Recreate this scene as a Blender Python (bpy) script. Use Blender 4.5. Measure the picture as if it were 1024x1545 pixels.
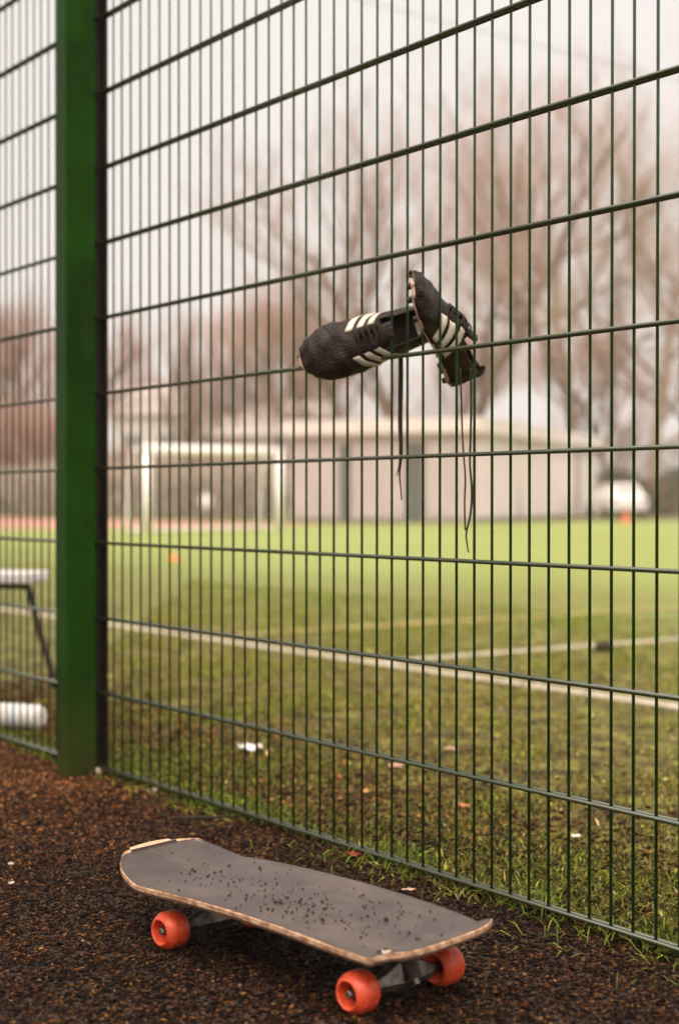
import bpy, bmesh, math, random
import numpy as np
from mathutils import Vector, Matrix

for o in list(bpy.data.objects):
    bpy.data.objects.remove(o, do_unlink=True)
S = bpy.context.scene
C = S.collection
R = math.radians
PI = math.pi

# ------------------------------------------------------------------ camera, sky, sun, exposure
cam_d = bpy.data.cameras.new('camera')
cam = bpy.data.objects.new('camera', cam_d)
C.objects.link(cam)
cam.location = (3.5902, -1.8416, 0.7334)
cam.rotation_euler = (PI / 2 - 0.00745, 0, 0.948825)
cam_d.sensor_fit = 'VERTICAL'
cam_d.sensor_height = 36.0
cam_d.sensor_width = 24.0
cam_d.lens = 53.18
cam_d.clip_start = 0.05
cam_d.clip_end = 2000
cam_d.dof.use_dof = True
cam_d.dof.focus_distance = 2.62
cam_d.dof.aperture_fstop = 2.7
S.camera = cam

W = bpy.data.worlds.new('World')
S.world = W
W.use_nodes = True
wn, wl = W.node_tree.nodes, W.node_tree.links
bg = wn['Background']
SUN_DIR = Vector((0.34, -0.24, 0.93)).normalized()          # towards the sun behind the cloud
sky = wn.new('ShaderNodeTexSky')
sky.sky_type = 'NISHITA'
sky.sun_disc = False
sky.sun_elevation = math.asin(SUN_DIR.z)
sky.sun_rotation = math.atan2(SUN_DIR.x, SUN_DIR.y)
sky.air_density = 1.0
sky.dust_density = 4.0
# closed cloud deck in front of the clear sky
mixw = wn.new('ShaderNodeMix'); mixw.data_type = 'RGBA'
mixw.inputs[0].default_value = 0.97
wl.new(sky.outputs[0], mixw.inputs[6])
mixw.inputs[7].default_value = (2.93, 2.70, 2.56, 1)
wl.new(mixw.outputs[2], bg.inputs[0])
bg.inputs[1].default_value = 0.10

sun_d = bpy.data.lights.new('sun', 'SUN')
sun_d.energy = 1.5
sun_d.angle = R(70)
sun_d.color = (1.0, 0.90, 0.77)
sun = bpy.data.objects.new('sun', sun_d)
C.objects.link(sun)
sun.rotation_euler = (-SUN_DIR).to_track_quat('-Z', 'Y').to_euler()

S.view_settings.view_transform = 'Standard'
S.view_settings.look = 'None'
S.view_settings.exposure = 1.75
S.view_settings.gamma = 1.0
S.view_settings.use_curve_mapping = False
S.cycles.max_bounces = 6
S.cycles.transparent_max_bounces = 8

rng = np.random.default_rng(7)
random.seed(7)

# ------------------------------------------------------------------ helpers
def tag(o, label=None, cat=None, group=None, kind=None):
    if label: o['label'] = label
    if cat: o['category'] = cat
    if group: o['group'] = group
    if kind: o['kind'] = kind
    return o

def empty(name, loc=(0, 0, 0), rz=0.0, **kw):
    o = bpy.data.objects.new(name, None)
    C.objects.link(o)
    o.empty_display_size = 0.1
    o.location = loc
    o.rotation_euler = (0, 0, rz)
    return tag(o, **kw)

def link(name, me, parent=None, loc=None, rot=None):
    o = bpy.data.objects.new(name, me)
    C.objects.link(o)
    if parent is not None: o.parent = parent
    if loc is not None: o.location = loc
    if rot is not None: o.rotation_euler = rot
    return o

def mesh_np(name, V, F, mat, smooth=False, col=None):
    """V (n,3); F either (m,k) array or list of tuples"""
    me = bpy.data.meshes.new(name)
    V = np.asarray(V, dtype=np.float32)
    if isinstance(F, np.ndarray):
        m, k = F.shape
        me.vertices.add(len(V)); me.vertices.foreach_set('co', V.ravel())
        me.loops.add(m * k); me.loops.foreach_set('vertex_index', F.astype(np.int32).ravel())
        me.polygons.add(m)
        me.polygons.foreach_set('loop_start', np.arange(0, m * k, k, dtype=np.int32))
        me.update(calc_edges=True)
    else:
        me.from_pydata([tuple(v) for v in V], [], F)
        me.update()
    if smooth:
        me.polygons.foreach_set('use_smooth', np.ones(len(me.polygons), dtype=bool))
    if col is not None:
        a = me.color_attributes.new('tint', 'FLOAT_COLOR', 'POINT')
        c = np.ones((len(V), 4), dtype=np.float32); c[:, :3] = col
        a.data.foreach_set('color', c.ravel())
    me.materials.append(mat)
    me.validate()
    return me

class MB:
    """collects boxes, tubes, lathes into one mesh"""
    def __init__(s): s.V = []; s.F = []
    def add(s, V, F):
        n = len(s.V)
        s.V += [tuple(v) for v in V]
        s.F += [tuple(i + n for i in f) for f in F]
        return s
    def box(s, a, b, M=None):
        x0, y0, z0 = a; x1, y1, z1 = b
        V = [(x0,y0,z0),(x1,y0,z0),(x1,y1,z0),(x0,y1,z0),(x0,y0,z1),(x1,y0,z1),(x1,y1,z1),(x0,y1,z1)]
        if M is not None: V = [M @ Vector(v) for v in V]
        return s.add(V, [(3,2,1,0),(4,5,6,7),(0,1,5,4),(1,2,6,5),(2,3,7,6),(3,0,4,7)])
    def tube(s, pts, r, k=8, cap=True):
        V, F = tube(pts, r, k, cap); return s.add(V, F)
    def lathe(s, prof, k=32, M=None, closed=False):
        """prof: list of (radius, axial); axis = local y"""
        V = []; n = len(prof)
        for i in range(k):
            a = 2 * PI * i / k
            for r, h in prof: V.append((r * math.cos(a), h, r * math.sin(a)))
        F = []
        for i in range(k):
            j = (i + 1) % k
            for q in range(n - 1 if not closed else n):
                q2 = (q + 1) % n
                F.append((i*n+q, i*n+q2, j*n+q2, j*n+q))
        if M is not None: V = [M @ Vector(v) for v in V]
        return s.add(V, F)
    def build(s, name, mat, parent=None, smooth=False, recalc=True, bevel=0, seg=2, loc=None, rot=None, sub=0, wn=True):
        me = bpy.data.meshes.new(name)
        me.from_pydata(s.V, [], s.F)
        bm = bmesh.new(); bm.from_mesh(me)
        if recalc: bmesh.ops.recalc_face_normals(bm, faces=bm.faces)
        bm.to_mesh(me); bm.free()
        me.materials.append(mat)
        if smooth: me.polygons.foreach_set('use_smooth', np.ones(len(me.polygons), dtype=bool))
        o = link(name, me, parent, loc, rot)
        if bevel:
            m = o.modifiers.new('bevel', 'BEVEL'); m.width = bevel; m.segments = seg; m.limit_method = 'ANGLE'; m.angle_limit = R(40)
        if sub:
            m = o.modifiers.new('sub', 'SUBSURF'); m.levels = sub; m.render_levels = sub
        return o

def tube(pts, r, k=8, cap=True):
    P = [Vector(p) for p in pts]; n = len(P)
    rr = r if hasattr(r, '__len__') else [r] * n
    V = []; F = []
    up = None
    for i in range(n):
        t = (P[min(i+1, n-1)] - P[max(i-1, 0)])
        if t.length < 1e-9: t = Vector((0, 0, 1))
        t.normalize()
        if up is None:
            up = Vector((0, 0, 1)) if abs(t.z) < 0.9 else Vector((1, 0, 0))
        x = (up - t * up.dot(t))
        if x.length < 1e-5: x = t.orthogonal()
        x.normalize(); y = t.cross(x); up = x
        for j in range(k):
            a = 2 * PI * j / k
            V.append(P[i] + (x * math.cos(a) + y * math.sin(a)) * rr[i])
    for i in range(n - 1):
        for j in range(k):
            j2 = (j + 1) % k
            F.append((i*k+j, i*k+j2, (i+1)*k+j2, (i+1)*k+j))
    if cap:
        F.append(tuple(range(k - 1, -1, -1))); F.append(tuple((n-1)*k + j for j in range(k)))
    return V, F

def copy_tree(o, parent=None):
    c = o.copy(); C.objects.link(c); c.parent = parent
    for ch in [x for x in o.children]:
        copy_tree(ch, c)
    return c

# ------------------------------------------------------------------ materials
MATS = {}
def mat(name, col, rough=0.6, metal=0.0, spec=0.5, coat=0.0, var=0.0, scale=20.0, bump=0.0, bscale=200.0, attr=False,
        col2=None, sheen=0.0, emit=None, trans=0.0, detail=4.0):
    if name in MATS: return MATS[name]
    m = bpy.data.materials.new(name); m.use_nodes = True
    N, L = m.node_tree.nodes, m.node_tree.links
    b = N['Principled BSDF']
    b.inputs['Roughness'].default_value = rough
    b.inputs['Metallic'].default_value = metal
    b.inputs['Specular IOR Level'].default_value = spec
    b.inputs['Coat Weight'].default_value = coat
    b.inputs['Sheen Weight'].default_value = sheen
    b.inputs['Transmission Weight'].default_value = trans
    b.inputs['Base Color'].default_value = (*col, 1)
    co = N.new('ShaderNodeTexCoord')
    if attr:
        a = N.new('ShaderNodeAttribute'); a.attribute_name = 'tint'
        L.new(a.outputs['Color'], b.inputs['Base Color'])
    elif var or col2:
        n = N.new('ShaderNodeTexNoise'); n.inputs['Scale'].default_value = scale; n.inputs['Detail'].default_value = detail
        n.inputs['Roughness'].default_value = 0.65
        L.new(co.outputs['Object'], n.inputs['Vector'])
        rp = N.new('ShaderNodeValToRGB')
        c2 = col2 if col2 else tuple(max(0, c * (1 - var)) for c in col)
        c1 = col if col2 else tuple(min(1, c * (1 + var)) for c in col)
        rp.color_ramp.elements[0].position = 0.35; rp.color_ramp.elements[0].color = (*c2, 1)
        rp.color_ramp.elements[1].position = 0.65; rp.color_ramp.elements[1].color = (*c1, 1)
        L.new(n.outputs[0], rp.inputs[0]); L.new(rp.outputs[0], b.inputs['Base Color'])
        rr = N.new('ShaderNodeMapRange'); rr.inputs[3].default_value = max(0.05, rough - 0.12); rr.inputs[4].default_value = min(1, rough + 0.12)
        L.new(n.outputs[0], rr.inputs[0]); L.new(rr.outputs[0], b.inputs['Roughness'])
    if bump:
        n2 = N.new('ShaderNodeTexNoise'); n2.inputs['Scale'].default_value = bscale; n2.inputs['Detail'].default_value = 3
        L.new(co.outputs['Object'], n2.inputs['Vector'])
        bp = N.new('ShaderNodeBump'); bp.inputs['Strength'].default_value = bump; bp.inputs['Distance'].default_value = 1.0 / bscale
        L.new(n2.outputs[0], bp.inputs['Height']); L.new(bp.outputs[0], b.inputs['Normal'])
    MATS[name] = m
    return m

M_post = mat('post_green_paint', (0.010, 0.046, 0.002), 0.45, spec=0.08, var=0.3, scale=6, bump=0.12, bscale=300)
M_wire = mat('wire_green_coating', (0.010, 0.048, 0.006), 0.28, spec=0.9, var=0.3, scale=9, bump=0.1, bscale=500)
M_bar = mat('clamp_dark_paint', (0.007, 0.006, 0.002), 0.45, spec=0.2, var=0.4, scale=15)
M_bolt = mat('bolt_metal', (0.35, 0.33, 0.3), 0.4, metal=0.9)
M_wheel = mat('urethane_red', (0.85, 0.105, 0.038), 0.42, col2=(0.46, 0.034, 0.010), scale=70, detail=8, bump=0.15, bscale=500)
M_core = mat('wheel_core_dark', (0.03, 0.012, 0.008), 0.5)
M_alu = mat('truck_alloy', (0.22, 0.19, 0.16), 0.45, metal=0.85, var=0.4, scale=80, bump=0.15, bscale=400)
M_bush = mat('truck_bushing', (0.05, 0.02, 0.012), 0.5)
M_wood = mat('maple_edge', (0.70, 0.45, 0.29), 0.6, col2=(0.30, 0.14, 0.07), scale=75, bump=0.3, bscale=300)
M_woodpale = mat('maple_bare', (0.56, 0.42, 0.30), 0.5, col2=(0.42, 0.28, 0.18), scale=90)
M_under = mat('deck_underside', (0.10, 0.05, 0.03), 0.5, var=0.4, scale=20)
M_grit = mat('crumb', (0.036, 0.013, 0.006), 0.8)
M_boot = mat('boot_leather', (0.013, 0.0058, 0.0038), 0.46, spec=0.32, col2=(0.032, 0.018, 0.011), scale=34, detail=8, bump=0.7, bscale=220)
M_bootin = mat('boot_lining', (0.012, 0.006, 0.004), 0.8, var=0.3, scale=200)
M_stripe = mat('stripe_white_leather', (0.80, 0.72, 0.62), 0.5, col2=(0.66, 0.56, 0.46), scale=120, bump=0.2, bscale=400)
M_sole = mat('sole_plate_cream', (0.66, 0.44, 0.30), 0.45, col2=(0.5, 0.30, 0.2), scale=70)
M_stud = mat('stud_black', (0.02, 0.012, 0.009), 0.45)
M_lace = mat('lace_cotton', (0.03, 0.014, 0.009), 0.85, var=0.4, scale=300, bump=0.4, bscale=900)
M_aglet = mat('aglet_clear', (0.75, 0.72, 0.66), 0.3)
M_white = mat('white_paint', (0.92, 0.86, 0.86), 0.45, var=0.06, scale=8)
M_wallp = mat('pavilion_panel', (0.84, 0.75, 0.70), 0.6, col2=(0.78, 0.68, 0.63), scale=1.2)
M_wall_shaded = mat('pavilion_panel_shaded', (0.60, 0.51, 0.475), 0.6, col2=(0.54, 0.455, 0.42), scale=1.2)  # darker copy of the panel: shade of the left-hand face put into its colour
M_fascia = mat('pavilion_fascia', (0.78, 0.69, 0.64), 0.55, var=0.05, scale=2)
M_roof = mat('flat_roof', (0.30, 0.26, 0.24), 0.8, var=0.2, scale=2)
M_door = mat('door_grey', (0.14, 0.14, 0.115), 0.5, var=0.12, scale=3)
M_bark = mat('bark', (0.27, 0.18, 0.115), 0.85, col2=(0.19, 0.12, 0.07), scale=8)
M_twig = mat('twig_bark', (0.42, 0.28, 0.215), 0.8, var=0.25, scale=3)
M_hedge = mat('hedge_twig', (0.52, 0.43, 0.35), 0.8, var=0.2, scale=3)
M_twigr = mat('twig_reddish', (0.46, 0.27, 0.22), 0.8, var=0.25, scale=3)
M_twigo = mat('twig_olive', (0.39, 0.275, 0.175), 0.8, var=0.25, scale=3)
M_leafd = mat('evergreen_leaf', (0.07, 0.068, 0.022), 0.6, var=0.4, scale=2)
M_brick = mat('house_brick', (0.48, 0.36, 0.31), 0.8, var=0.2, scale=3)
M_render = mat('house_render', (0.80, 0.72, 0.65), 0.7, var=0.06, scale=1)
M_tile = mat('roof_tile', (0.60, 0.51, 0.47), 0.75, var=0.2, scale=2)
M_glassd = mat('dark_pane', (0.26, 0.24, 0.22), 0.15, spec=0.6)
M_carw = mat('car_paint_white', (0.78, 0.75, 0.74), 0.25, coat=0.6)
M_tyre = mat('tyre', (0.02, 0.02, 0.02), 0.8)
M_orange = mat('orange_plastic', (0.85, 0.20, 0.05), 0.5)
M_seat = mat('bench_top', (0.72, 0.66, 0.66), 0.5, var=0.08, scale=10)
M_frame = mat('bench_frame', (0.028, 0.016, 0.008), 0.45)
M_bottle = mat('bottle_plastic_white', (0.84, 0.80, 0.76), 0.3, var=0.05, scale=30)
M_label = mat('bottle_label_blue', (0.66, 0.74, 0.78), 0.4)
M_paper = mat('paper_white', (0.85, 0.80, 0.74), 0.7, var=0.05, scale=60)
M_pebble = mat('pale_stone', (0.45, 0.34, 0.26), 0.7, var=0.25, scale=120)
M_leafo = mat('leaf_orange', (0.50, 0.19, 0.06), 0.6, var=0.3, scale=150)
M_leafp = mat('leaf_pink', (0.58, 0.32, 0.24), 0.6, var=0.2, scale=150)
M_leafr = mat('leaf_red', (0.22, 0.02, 0.012), 0.6, var=0.3, scale=150)
M_clod = mat('mud_clod', (0.025, 0.018, 0.008), 0.9, var=0.4, scale=60, bump=0.6, bscale=80)
M_chip = mat('chip', (0.1, 0.05, 0.03), 0.6, attr=True, spec=.10)
M_blade = mat('grass_blade', (0.1, 0.12, 0.03), 0.6, attr=True, spec=0.06)
M_cable = mat('cable_black', (0.06, 0.05, 0.05), 0.6)

def weather(m, dirt, scl, lo, hi, amount, foot=0.0):
    """grime patches and streaks mixed over a material's colour; foot: mud splashed up to that height"""
    N, L = m.node_tree.nodes, m.node_tree.links; b = N['Principled BSDF']
    src = b.inputs['Base Color'].links[0].from_socket
    co = N.new('ShaderNodeTexCoord'); mp = N.new('ShaderNodeMapping'); mp.inputs['Scale'].default_value = scl
    n = N.new('ShaderNodeTexNoise'); n.inputs['Scale'].default_value = 1; n.inputs['Detail'].default_value = 9; n.inputs['Roughness'].default_value = .7
    L.new(co.outputs['Object'], mp.inputs[0]); L.new(mp.outputs[0], n.inputs['Vector'])
    mr = N.new('ShaderNodeMapRange'); mr.inputs[1].default_value = lo; mr.inputs[2].default_value = hi; mr.inputs[4].default_value = amount
    L.new(n.outputs[0], mr.inputs[0]); fac = mr.outputs[0]
    if foot:
        sp = N.new('ShaderNodeSeparateXYZ'); L.new(co.outputs['Object'], sp.inputs[0])
        f = N.new('ShaderNodeMapRange'); f.inputs[1].default_value = foot; f.inputs[2].default_value = 0.0; f.inputs[4].default_value = 1.1
        L.new(sp.outputs['Z'], f.inputs[0])
        mu = N.new('ShaderNodeMath'); mu.operation = 'MULTIPLY'; L.new(f.outputs[0], mu.inputs[0]); L.new(n.outputs[0], mu.inputs[1])
        mx0 = N.new('ShaderNodeMath'); mx0.operation = 'MAXIMUM'; L.new(mu.outputs[0], mx0.inputs[0]); L.new(fac, mx0.inputs[1]); fac = mx0.outputs[0]
    mx = N.new('ShaderNodeMix'); mx.data_type = 'RGBA'; mx.inputs[7].default_value = (*dirt, 1)
    L.new(fac, mx.inputs[0]); L.new(src, mx.inputs[6]); L.new(mx.outputs[2], b.inputs['Base Color'])
weather(M_post, (0.055, 0.042, 0.014), (28, 28, 2.2), .55, .75, .55, .30)
weather(M_wheel, (0.10, 0.030, 0.014), (60, 60, 60), .54, .72, .75)
weather(M_wire, (0.050, 0.036, 0.016), (30, 30, 7), .56, .74, .6, .10)
weather(M_wood, (0.12, 0.06, 0.03), (18, 120, 120), .50, .64, .8)

def grip_material():
    m = bpy.data.materials.new('grip_tape'); m.use_nodes = True
    N, L = m.node_tree.nodes, m.node_tree.links; b = N['Principled BSDF']
    co = N.new('ShaderNodeTexCoord')
    n1 = N.new('ShaderNodeTexNoise'); n1.inputs['Scale'].default_value = 11; n1.inputs['Detail'].default_value = 9; n1.inputs['Roughness'].default_value = .7
    n2 = N.new('ShaderNodeTexNoise'); n2.inputs['Scale'].default_value = 520; n2.inputs['Detail'].default_value = 2
    L.new(co.outputs['Object'], n1.inputs['Vector']); L.new(co.outputs['Object'], n2.inputs['Vector'])
    r = N.new('ShaderNodeValToRGB')
    r.color_ramp.elements[0].position = .3; r.color_ramp.elements[0].color = (0.042, 0.029, 0.025, 1)
    r.color_ramp.elements[1].position = .72; r.color_ramp.elements[1].color = (0.098, 0.073, 0.066, 1)
    L.new(n1.outputs[0], r.inputs[0])
    mx = N.new('ShaderNodeMix'); mx.data_type = 'RGBA'; mx.blend_type = 'MULTIPLY'; mx.inputs[0].default_value = .85
    r2 = N.new('ShaderNodeValToRGB'); r2.color_ramp.elements[0].position = .3; r2.color_ramp.elements[0].color = (.45, .45, .45, 1)
    r2.color_ramp.elements[1].position = .7; r2.color_ramp.elements[1].color = (1.3, 1.3, 1.3, 1)
    L.new(n2.outputs[0], r2.inputs[0]); L.new(r.outputs[0], mx.inputs[6]); L.new(r2.outputs[0], mx.inputs[7])
    L.new(mx.outputs[2], b.inputs['Base Color'])
    b.inputs['Roughness'].default_value = .42; b.inputs['Specular IOR Level'].default_value = .7
    bp = N.new('ShaderNodeBump'); bp.inputs['Strength'].default_value = .25; bp.inputs['Distance'].default_value = .0004
    L.new(n2.outputs[0], bp.inputs['Height']); L.new(bp.outputs[0], b.inputs['Normal'])
    return m
M_grip = grip_material()
weather(M_grip, (0.15, 0.105, 0.078), (6, 14, 6), .50, .72, .65)

def soil_material():
    m = bpy.data.materials.new('brown_grit_ground'); m.use_nodes = True
    N, L = m.node_tree.nodes, m.node_tree.links; b = N['Principled BSDF']
    co = N.new('ShaderNodeTexCoord')
    v = N.new('ShaderNodeTexVoronoi'); v.inputs['Scale'].default_value = 190
    n = N.new('ShaderNodeTexNoise'); n.inputs['Scale'].default_value = 3.0; n.inputs['Detail'].default_value = 8
    L.new(co.outputs['Object'], v.inputs['Vector']); L.new(co.outputs['Object'], n.inputs['Vector'])
    sp = N.new('ShaderNodeSeparateColor'); L.new(v.outputs['Color'], sp.inputs[0])
    r = N.new('ShaderNodeValToRGB'); e = r.color_ramp.elements
    e[0].position = 0; e[0].color = (0.008, 0.003, 0.001, 1)
    e[1].position = 1; e[1].color = (0.06, 0.032, 0.016, 1)
    e.new(.55).color = (0.022, 0.009, 0.004, 1)
    L.new(sp.outputs[0], r.inputs[0])
    mx = N.new('ShaderNodeMix'); mx.data_type = 'RGBA'; mx.blend_type = 'MULTIPLY'; mx.inputs[0].default_value = .6
    r2 = N.new('ShaderNodeValToRGB'); r2.color_ramp.elements[0].position = .3; r2.color_ramp.elements[0].color = (.55, .5, .45, 1)
    r2.color_ramp.elements[1].position = .7; r2.color_ramp.elements[1].color = (1.3, 1.25, 1.2, 1)
    L.new(n.outputs[0], r2.inputs[0]); L.new(r.outputs[0], mx.inputs[6]); L.new(r2.outputs[0], mx.inputs[7])
    L.new(mx.outputs[2], b.inputs['Base Color']); b.inputs['Roughness'].default_value = .8
    bp = N.new('ShaderNodeBump'); bp.inputs['Strength'].default_value = .9; bp.inputs['Distance'].default_value = .004
    L.new(v.outputs['Distance'], bp.inputs['Height']); bp.invert = True; L.new(bp.outputs[0], b.inputs['Normal'])
    return m
M_soil = soil_material()

def turf_material(name, near):
    m = bpy.data.materials.new(name); m.use_nodes = True
    N, L = m.node_tree.nodes, m.node_tree.links; b = N['Principled BSDF']
    co = N.new('ShaderNodeTexCoord')
    def noise(s, d=5):
        n = N.new('ShaderNodeTexNoise'); n.inputs['Scale'].default_value = s; n.inputs['Detail'].default_value = d
        n.inputs['Roughness'].default_value = .65
        L.new(co.outputs['Object'], n.inputs['Vector']); return n
    big, mid, fine = noise(.22, 3), noise(7, 6), noise(90, 4)
    # healthy grass colour, varied
    g = N.new('ShaderNodeValToRGB'); e = g.color_ramp.elements
    e[0].position = .32; e[0].color = (0.252, 0.268, 0.070, 1); e[1].position = .68; e[1].color = (0.285, 0.342, 0.104, 1)
    L.new(big.outputs[0], g.inputs[0])
    # worn, muddy turf by the fence
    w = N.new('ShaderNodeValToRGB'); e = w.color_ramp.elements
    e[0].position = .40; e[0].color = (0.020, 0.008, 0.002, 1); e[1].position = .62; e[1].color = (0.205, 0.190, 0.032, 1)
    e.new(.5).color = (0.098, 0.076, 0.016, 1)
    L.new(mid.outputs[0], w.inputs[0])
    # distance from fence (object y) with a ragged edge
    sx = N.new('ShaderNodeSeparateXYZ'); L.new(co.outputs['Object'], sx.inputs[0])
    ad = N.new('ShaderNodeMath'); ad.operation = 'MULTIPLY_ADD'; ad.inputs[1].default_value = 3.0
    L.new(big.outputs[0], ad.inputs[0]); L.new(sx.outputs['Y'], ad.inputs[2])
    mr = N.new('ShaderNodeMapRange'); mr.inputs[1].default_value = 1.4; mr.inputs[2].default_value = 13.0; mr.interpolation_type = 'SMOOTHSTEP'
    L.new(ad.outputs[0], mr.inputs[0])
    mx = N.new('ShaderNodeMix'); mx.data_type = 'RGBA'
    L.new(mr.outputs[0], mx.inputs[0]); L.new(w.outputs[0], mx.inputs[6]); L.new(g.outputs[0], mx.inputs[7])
    mu = N.new('ShaderNodeMix'); mu.data_type = 'RGBA'; mu.blend_type = 'MULTIPLY'; mu.inputs[0].default_value = .7
    r2 = N.new('ShaderNodeValToRGB'); r2.color_ramp.elements[0].position = .3; r2.color_ramp.elements[0].color = (.6, .6, .6, 1)
    r2.color_ramp.elements[1].position = .7; r2.color_ramp.elements[1].color = (1.35, 1.35, 1.3, 1)
    L.new(fine.outputs[0], r2.inputs[0]); L.new(mx.outputs[2], mu.inputs[6]); L.new(r2.outputs[0], mu.inputs[7])
    L.new(mu.outputs[2], b.inputs['Base Color'])
    b.inputs['Roughness'].default_value = .62
    b.inputs['Specular IOR Level'].default_value = .10
    b.inputs['Sheen Weight'].default_value = .1
    b.inputs['Sheen Roughness'].default_value = .4
    b.inputs['Sheen Tint'].default_value = (0.8, 0.9, 0.4, 1)
    bp = N.new('ShaderNodeBump'); bp.inputs['Strength'].default_value = .6; bp.inputs['Distance'].default_value = .01
    L.new(fine.outputs[0], bp.inputs['Height']); L.new(bp.outputs[0], b.inputs['Normal'])
    return m
M_turf = turf_material('pitch_turf', True)
M_line = mat('line_marking_white', (0.50, 0.43, 0.33), 0.7, col2=(0.33, 0.27, 0.17), scale=14)
M_liney = mat('line_marking_yellow', (0.36, 0.26, 0.06), 0.7, col2=(0.24, 0.21, 0.05), scale=3)
M_track = mat('track_red', (0.50, 0.25, 0.18), 0.8, col2=(0.42, 0.19, 0.13), scale=.4)
M_far = mat('rough_grass', (0.14, 0.13, 0.035), 0.9, col2=(0.10, 0.085, 0.025), scale=.3)

# ------------------------------------------------------------------ the setting
def sheet(name, x0, y0, x1, y1, z, m, **kw):
    me = bpy.data.meshes.new(name)
    me.from_pydata([(x0,y0,z),(x1,y0,z),(x1,y1,z),(x0,y1,z)], [], [(0,1,2,3)])
    me.materials.append(m)
    o = link(name, me)
    o['kind'] = 'structure'
    return o

sheet('ground', -260, -260, 260, 260, -0.03, M_far)
sheet('path', -60, -30, 40, 0.004, 0.0, M_soil)
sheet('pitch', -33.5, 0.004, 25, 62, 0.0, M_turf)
sheet('running_track', -62, -40, -33.5, 25, 0.0, M_track)
sheet('touchline', -33, 2.20, 24, 2.32, 0.004, M_line)
sheet('halfway_line', -1.93, 2.32, -1.81, 45, 0.004, M_line)
sheet('training_line', -3.52, 2.5, -3.36, 45, 0.006, M_liney)

def vnoise(x, y, s, seed):
    g = np.random.default_rng(seed); T = g.random((64, 64))
    u, v = x * s, y * s
    i, j = np.floor(u).astype(int), np.floor(v).astype(int); a, b = u - i, v - j
    a = a*a*(3-2*a); b = b*b*(3-2*b)
    f = lambda p, q: T[p % 64, q % 64]
    return (f(i,j)*(1-a)+f(i+1,j)*a)*(1-b)+(f(i,j+1)*(1-a)+f(i+1,j+1)*a)*b

# loose chips of the path: real flakes, too many to count
def chips(name, n, region, size, seed):
    g = np.random.default_rng(seed)
    P = region(g, n)
    n = len(P)
    base = np.array([[1,0,0],[-1,0,0],[0,1,0],[0,-1,0],[0,0,1],[0,0,-.6]], float)
    F0 = np.array([[0,2,4],[2,1,4],[1,3,4],[3,0,4],[2,0,5],[1,2,5],[3,1,5],[0,3,5]])
    V = base[None] * (1 + .35 * g.standard_normal((n, 6, 1))).clip(.4, 1.6)
    s = size * np.exp(.38 * g.standard_normal(n)).clip(.4, 2.6)
    V = V * (s[:, None] * np.stack([g.uniform(.7, 1.5, n), g.uniform(.5, 1., n), g.uniform(.22, .55, n)], 1))[:, None, :]
    # random tilt then yaw
    t = g.normal(0, .45, n); a = g.uniform(0, 2*PI, n)
    y, z = V[..., 1].copy(), V[..., 2].copy()
    V[..., 1] = y*np.cos(t)[:, None] - z*np.sin(t)[:, None]; V[..., 2] = y*np.sin(t)[:, None] + z*np.cos(t)[:, None]
    x, y = V[..., 0].copy(), V[..., 1].copy()
    V[..., 0] = x*np.cos(a)[:, None] - y*np.sin(a)[:, None]; V[..., 1] = x*np.sin(a)[:, None] + y*np.cos(a)[:, None]
    V[..., 0] += P[:, 0:1]; V[..., 1] += P[:, 1:2]; V[..., 2] += (s * g.uniform(.05, .55, n))[:, None]
    F = (F0[None] + 6 * np.arange(n)[:, None, None]).reshape(-1, 3)
    pal = np.array([[.010,.004,.002],[.022,.010,.006],[.06,.032,.018],[.13,.082,.052],[.24,.165,.12],[.38,.29,.23],[.12,.105,.04],[.15,.055,.04],[.60,.50,.44]])
    pr = np.array([.30,.24,.16,.10,.085,.045,.035,.025,.010]); pr /= pr.sum()
    col = pal[g.choice(len(pal), n, p=pr)] * g.uniform(.75, 1.25, (n, 1)) * np.array([1.06, .62, .28])
    # chips darker around the board, lighter towards the post, broken up by noise
    tone = np.clip((P[:, 1] * .55 - P[:, 0] + 1.25) / 1.3 + .5 * (vnoise(P[:, 0], P[:, 1], 2.2, 31) - .5), 0, 1)[:, None]
    col = col * (.36 + .92 * tone) * (.7 + .6 * vnoise(P[:, 0], P[:, 1], 5.5, 33))[:, None]
    o = link(name, mesh_np(name, V.reshape(-1, 3), F, M_chip, col=np.repeat(col, 6, axis=0)))
    return tag(o, kind='stuff')

def reg_near(g, n):
    q = np.stack([g.uniform(-.95, 2.45, n), g.uniform(-1.05, .012, n)], 1)
    # inside the strip seen past the lens: left border runs (-.8,0)->(1.57,-.98)
    k = q[:, 1] > -(q[:, 0] + 1.05) * .42
    return q[k]
def reg_wide(g, n):
    q = np.stack([g.uniform(-3.2, 3.4, n), g.uniform(-1.75, .0, n)], 1)
    k = ~((q[:, 1] > -(q[:, 0] + 1.05) * .42) & (q[:, 0] < 2.45) & (q[:, 1] > -1.05) & (q[:, 0] > -.95))
    return q[k]
o = chips('loose_chips', 215000, reg_near, .0027, 3)
tag(o, 'loose brown chips covering the path in front of the fence', 'chippings')
def reg_turf(g, n):
    q = np.stack([g.uniform(-1.6, 2.5, n), .012 + np.abs(g.normal(0, .45, n))], 1)
    q[:, 0] -= .9 * q[:, 1]
    return q
o = chips('soil_crumbs', 34000, reg_turf, .0042, 9)
tag(o, 'dark soil crumbs between the worn turf behind the fence', 'soil')
o = chips('loose_chips', 42000, reg_wide, .0046, 4)
tag(o, 'loose brown chips on the path away from the skateboard', 'chippings')

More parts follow.
